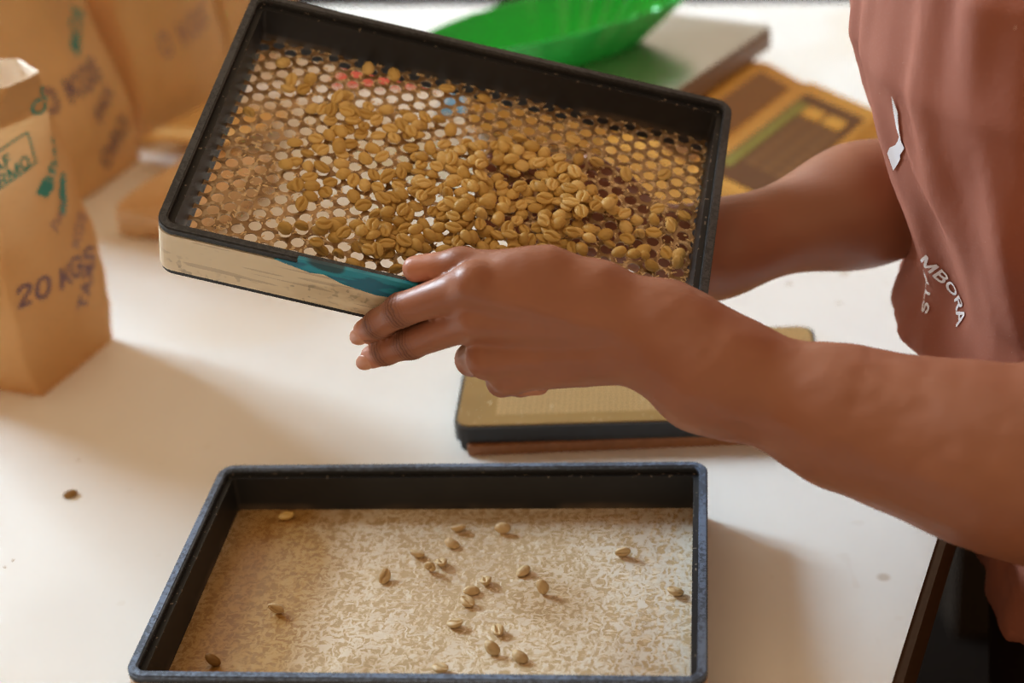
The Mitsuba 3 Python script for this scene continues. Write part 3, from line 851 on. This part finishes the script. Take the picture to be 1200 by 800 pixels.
def body_sdf(p):
    p = p.astype(np.float32)
    palm = allmin([rc(p, W1, IDX[0], .0180, .0125), rc(p, W1, MID[0], .0180, .0125), rc(p, W2, RNG[0], .0185, .0118), rc(p, W2, PNK[0], .0180, .0105), rc(p, (.051, .8245, .2067), (.0229, .8318, .2175), .0175, .0150), rc(p, (.0229, .8318, .2175), (.0036, .8341, .2215), .0150, .0105), rc(p, (.051, .8245, .2067), (.095, .8075, .186), .0170, .0215)], .010)
    fore = chain(p, FORE, FR, .03)
    d = allmin([palm, fore, rc(p, W2, (.0990, .797, .166), .0205, .0190)], .014)
    # bumps of the knuckles and the wrist bone
    d = allmin([d, rc(p, IDX[0], np.add(IDX[0], (-.001, -.0050, .004)), .0115, .0098), rc(p, MID[0], np.add(MID[0], (-.002, -.0062, .0020)), .0112, .0098), rc(p, RNG[0], np.add(RNG[0], (-.002, -.0062, .0010)), .0105, .0092), rc(p, PNK[0], np.add(PNK[0], (-.001, -.0050, .0005)), .0095, .0082)], .005)
    dd = np.array([-.16, -.93, .05])
    ten = allmin([rc(p, np.add(K[0], dd * (.0125 - .0036)), np.add(Wr, dd * .0165), .0040, .0026) for K, Wr in ((IDX, W1), (MID, (.0864, .8125, .190)), (RNG, (.0863, .809, .184)), (PNK, W2))], .003)
    d = smin(d, ten, .007)
    d = d - .0016 * (meshkit.fbm(p * 75, 2, 9) - .5) * np.clip((p[:, 0] + .02) / .03, 0, 1)
    fs = [chain(p, IDX, (.0122, .0098, .0087, .0077)), chain(p, MID, (.0120, .0094, .0084, .0074)), chain(p, RNG, (.0115, .0098, .0085, .0075)), chain(p, PNK, (.0105, .0088, .0078, .007)), chain(p, THB, (.0150, .0120, .0094, .0080), .006)]
    f = allmin([smin(d, x, .007) for x in fs], .0012)
    # upper arm, far arm and its hand
    up1 = chain(p, [FORE[-1], (.375, .745, .25), SHL], (.045, .046, .056), .03)
    f = smin(f, up1, .02)
    w3 = lw_(150, 32, -72)
    rp = allmin([rc(p, w3, RP[0], .0165, .0105), rc(p, w3, RP[1], .0165, .0115), rc(p, w3, RP[2], .0165, .0115), rc(p, w3, RP[3], .016, .011)], .012)
    rarm = chain(p, [w3, RW, (.245, 1.012, .160), RELB, (.36, 1.08, .27), SHR], (.021, .0265, .036, .043, .046, .055), .03)
    rr = smin(rp, rarm, .02)
    rf = [chain(p, [RP[i], *RT[i]], (.0105, .0088, .0072)) for i in range(4)] + [chain(p, RTH, (.014, .0105, .0085), .006)]
    rr = allmin([smin(rr, x, .007) for x in rf], .0012)
    tr = torso(p, -.012)
    tr = allmin([tr, rc(p, (.345, .95, .38), (.335, .95, .50), .055, .052)], .04)
    hd = np.linalg.norm((p - np.array([.305, .95, .60], np.float32)) / np.array([1.0, .80, 1.15], np.float32), axis=1) - .095
    jaw = rc(p, (.265, .95, .545), (.30, .95, .54), .045, .05)
    nose = rc(p, (.205, .95, .585), (.192, .95, .565), .012, .014)
    hd = smin(smin(hd, jaw, .03), nose, .012)
    out = smin(smin(f, rr, .004), tr, .02)
    return smin(out, hd, .03)


def shirt_sdf(p):
    p = p.astype(np.float32)
    d = torso(p, np.interp(p[:, 2], [-.10, .04], [.012, .0]), -.066, .425)
    d = smin(d, chain(p, [SHL, (.385, .757, .27)], (.062, .060)), .03)
    d = smin(d, chain(p, [SHR, (.36, 1.085, .29)], (.064, .060)), .03)
    q = p * np.array([22, 22, 7], np.float32)
    f1 = meshkit.fbm(q, 2, 71) - .5
    th = np.arctan2(p[:, 1] - .94, p[:, 0] - .38)
    f2 = np.sin(th * 13 + p[:, 2] * 18 + 5 * f1) * .5
    f3 = meshkit.fbm(p * np.array([34, 34, 6], np.float32) + 3, 2, 77) - .5
    d = d - .014 * f1 - .004 * f2 - .016 * f3
    # the cloth bulges over a fold at the waist
    d = d - .014 * np.exp(-((p[:, 2] - .100) / .026) ** 2) + .014 * np.exp(-((p[:, 2] - .050) / .016) ** 2)
    neck = rc(p, (.345, .95, .40), (.335, .95, .52), .062, .062)
    return np.maximum(d, -neck)


def surface(sdf, lo, hi, h, coarse=4):
    """Surface nets over a grid; only blocks near the surface are evaluated finely."""
    lo, hi = np.array(lo), np.array(hi); nb = np.ceil((hi - lo) / (h * coarse)).astype(int)
    ax = [lo[i] + (np.arange(nb[i]) + .5) * h * coarse for i in range(3)]
    C = np.stack(np.meshgrid(*ax, indexing='ij'), -1).reshape(-1, 3)
    dc = np.concatenate([sdf(c) for c in np.array_split(C, max(1, len(C) // 200000))])
    near = np.abs(dc) < h * coarse * 1.9
    n = nb * coarse
    F = np.repeat(np.repeat(np.repeat(np.where(dc < 0, -1, 1).astype(np.float32).reshape(nb), coarse, 0), coarse, 1), coarse, 2)
    off = np.stack(np.meshgrid(*[np.arange(coarse)] * 3, indexing='ij'), -1).reshape(-1, 3)
    bi = np.argwhere(near.reshape(nb)) * coarse
    for part in np.array_split(bi, max(1, len(bi) // 4000)):
        idx = (part[:, None, :] + off[None]).reshape(-1, 3)
        F[idx[:, 0], idx[:, 1], idx[:, 2]] = sdf(lo + (idx + .5) * h)
    S = F < 0
    cnt = np.zeros(n - 1, np.int8)
    for o in np.ndindex(2, 2, 2): cnt += S[o[0]:n[0] - 1 + o[0], o[1]:n[1] - 1 + o[1], o[2]:n[2] - 1 + o[2]]
    cells = np.argwhere((cnt > 0) & (cnt < 8))
    num = np.full(n - 1, -1, np.int32); num[cells[:, 0], cells[:, 1], cells[:, 2]] = np.arange(len(cells))
    acc, w = np.zeros((len(cells), 3)), np.zeros(len(cells))
    cor = list(np.ndindex(2, 2, 2)); val = {o: F[cells[:, 0] + o[0], cells[:, 1] + o[1], cells[:, 2] + o[2]] for o in cor}
    for a in cor:
        for k in range(3):
            if a[k] == 0:
                b = tuple(1 if i == k else a[i] for i in range(3)); va, vb = val[a], val[b]; m = (va < 0) != (vb < 0)
                t = np.where(m, va / np.where(m, va - vb, 1), 0)
                pt = np.array(a, float)[None] + t[:, None] * np.eye(3)[k]
                acc[m] += pt[m]; w[m] += 1
    V = lo + (cells + acc / w[:, None] + .5) * h
    faces = []
    for k in range(3):
        i, j = (k + 1) % 3, (k + 2) % 3
        sl0 = [slice(1, n[q] - 1) for q in range(3)]; sl1 = list(sl0); sl0[k] = slice(0, n[k] - 1); sl1[k] = slice(1, n[k])
        A, B = S[tuple(sl0)], S[tuple(sl1)]
        for flip, M in ((0, A & ~B), (1, ~A & B)):
            e = np.argwhere(M)
            base = e.copy(); base[:, i] += 1; base[:, j] += 1
            q = []
            for di, dj in ((0, 0), (-1, 0), (-1, -1), (0, -1)):
                c = base.copy(); c[:, i] += di; c[:, j] += dj; q.append(num[c[:, 0], c[:, 1], c[:, 2]])
            q = np.stack(q, 1)
            if flip: q = q[:, ::-1]
            faces.append(q)
    Q = np.vstack(faces)
    Fc = np.vstack([Q[:, [0, 1, 2]], Q[:, [0, 2, 3]]])
    m = trimesh.Trimesh(V, Fc, process=False)
    return m


def relax(m, n):
    import scipy.sparse as sp
    e = m.edges_unique; N = len(m.vertices)
    A = sp.coo_matrix((np.ones(len(e) * 2), (np.r_[e[:, 0], e[:, 1]], np.r_[e[:, 1], e[:, 0]])), (N, N)).tocsr()
    A = sp.diags(1 / np.maximum(np.asarray(A.sum(1)).ravel(), 1)) @ A
    v = np.array(m.vertices)
    for k in range(n):
        for lam in (.5, -.52): v = v + lam * (A @ v - v)
    m.vertices = v


per = thing('person', 'person in a brown printed T-shirt tilting a tray of coffee beans with both hands', 'person')
bm = surface(body_sdf, (-.115, .64, -.02), (.50, 1.24, .74), .002)
relax(bm, 4)
obj('body', bm, 'm_skin', per, smooth=True)
sm = surface(shirt_sdf, (.19, .66, -.15), (.62, 1.22, .46), .004)
relax(sm, 3)
sh = obj('shirt', sm, 'm_shirt', per, smooth=True, label='brown T-shirt with white print')
ap = surface(lambda p: torso(p, .003, -.86, -.045), (.22, .62, -.872), (.66, 1.2, -.03), .010)
obj('apron', ap, 'm_apron', per, smooth=True, label='very dark brown apron')
hair = surface(lambda p: np.maximum(np.linalg.norm((p - np.array([.318, .95, .615])) / np.array([1.0, .84, 1.1]), axis=1) - .102, -(p[:, 0] - .25 + (p[:, 2] - .62) * .9)), (.19, .82, .48), (.46, 1.08, .75), .006)
obj('hair', hair, 'm_hair', per, smooth=True)


def nail(parent, tip, joint, dorsal, w, l):
    tip, joint = np.array(tip), np.array(joint); a = tip - joint; a /= np.linalg.norm(a)
    d = np.array(dorsal, float); d -= a * (d @ a); d /= np.linalg.norm(d); s = np.cross(d, a)
    m = trimesh.creation.icosphere(subdivisions=3); v = m.vertices * [l, w, .0012]
    v[:, 2] -= (v[:, 1] ** 2) / (2 * .007)
    c = tip + d * .0074 + a * .0022
    m.vertices = c + v[:, :1] * a + v[:, 1:2] * s + v[:, 2:] * d
    obj('fingernail', m, 'm_nail', parent, smooth=True, label='pale fingernail')


nail(per + '__body', IDX[3], IDX[2], (-.25, -.92, .12), .0055, .0062)
nail(per + '__body', MID[3], MID[2], (-.25, -.92, .12), .0052, .0060)


def project(m2, origin, U, V, sdf, edge=.003):
    """Lays flat lettering on the shirt: each vertex is moved along the print's normal until it meets the cloth."""
    m2 = subdiv(m2, edge); U, V = np.array(U, float), np.array(V, float); U /= np.linalg.norm(U); V -= U * (V @ U); V /= np.linalg.norm(V); N = np.cross(U, V)
    x, y, h = m2.vertices.T
    p = np.array(origin) + x[:, None] * U + y[:, None] * V
    a, b = np.full(len(p), -.06), np.full(len(p), .06)
    for _ in range(22):
        c = (a + b) / 2; ins = sdf(p + c[:, None] * N) < 0; a = np.where(ins, c, a); b = np.where(ins, b, c)
    return trimesh.Trimesh(p + (((a + b) / 2) + .0011 + h)[:, None] * N, m2.faces, process=False)


PRINTS = [('MBORA', .0098, (.2657, .9143, .1666), (.0123, -.0276, -.0302), (.012, -.72, .66)), ('ILLS', .0092, (.2658, .9215, .154), (.0054, -.0066, -.034), (0, -1, .2))]
for s, hgt, o, U, V in PRINTS:
    obj('lettering', project(text(s, hgt), o, U, V, shirt_sdf), 'm_print', sh, label='white printed lettering')
cp = [(1037, 122), (1048, 133), (1058, 154), (1059, 164.5), (1053.7, 178.5), (1055.5, 182), (1053, 198.5), (1041, 185.5), (1041, 178), (1046, 171.5), (1052, 154), (1049, 143.5)]
cres = sg.Polygon([((.87 * (x - 1050) + .55 * (190 - y)) / 1000, .75 * (190 - y) / 1000) for x, y in cp])
obj('emblem', project(trimesh.creation.extrude_polygon(cres, .0002, engine='earcut'), (.2447, .9156, .2322), (.25, -1, -.05), (.25, 0, 1), shirt_sdf), 'm_print', sh, label='white curved print')
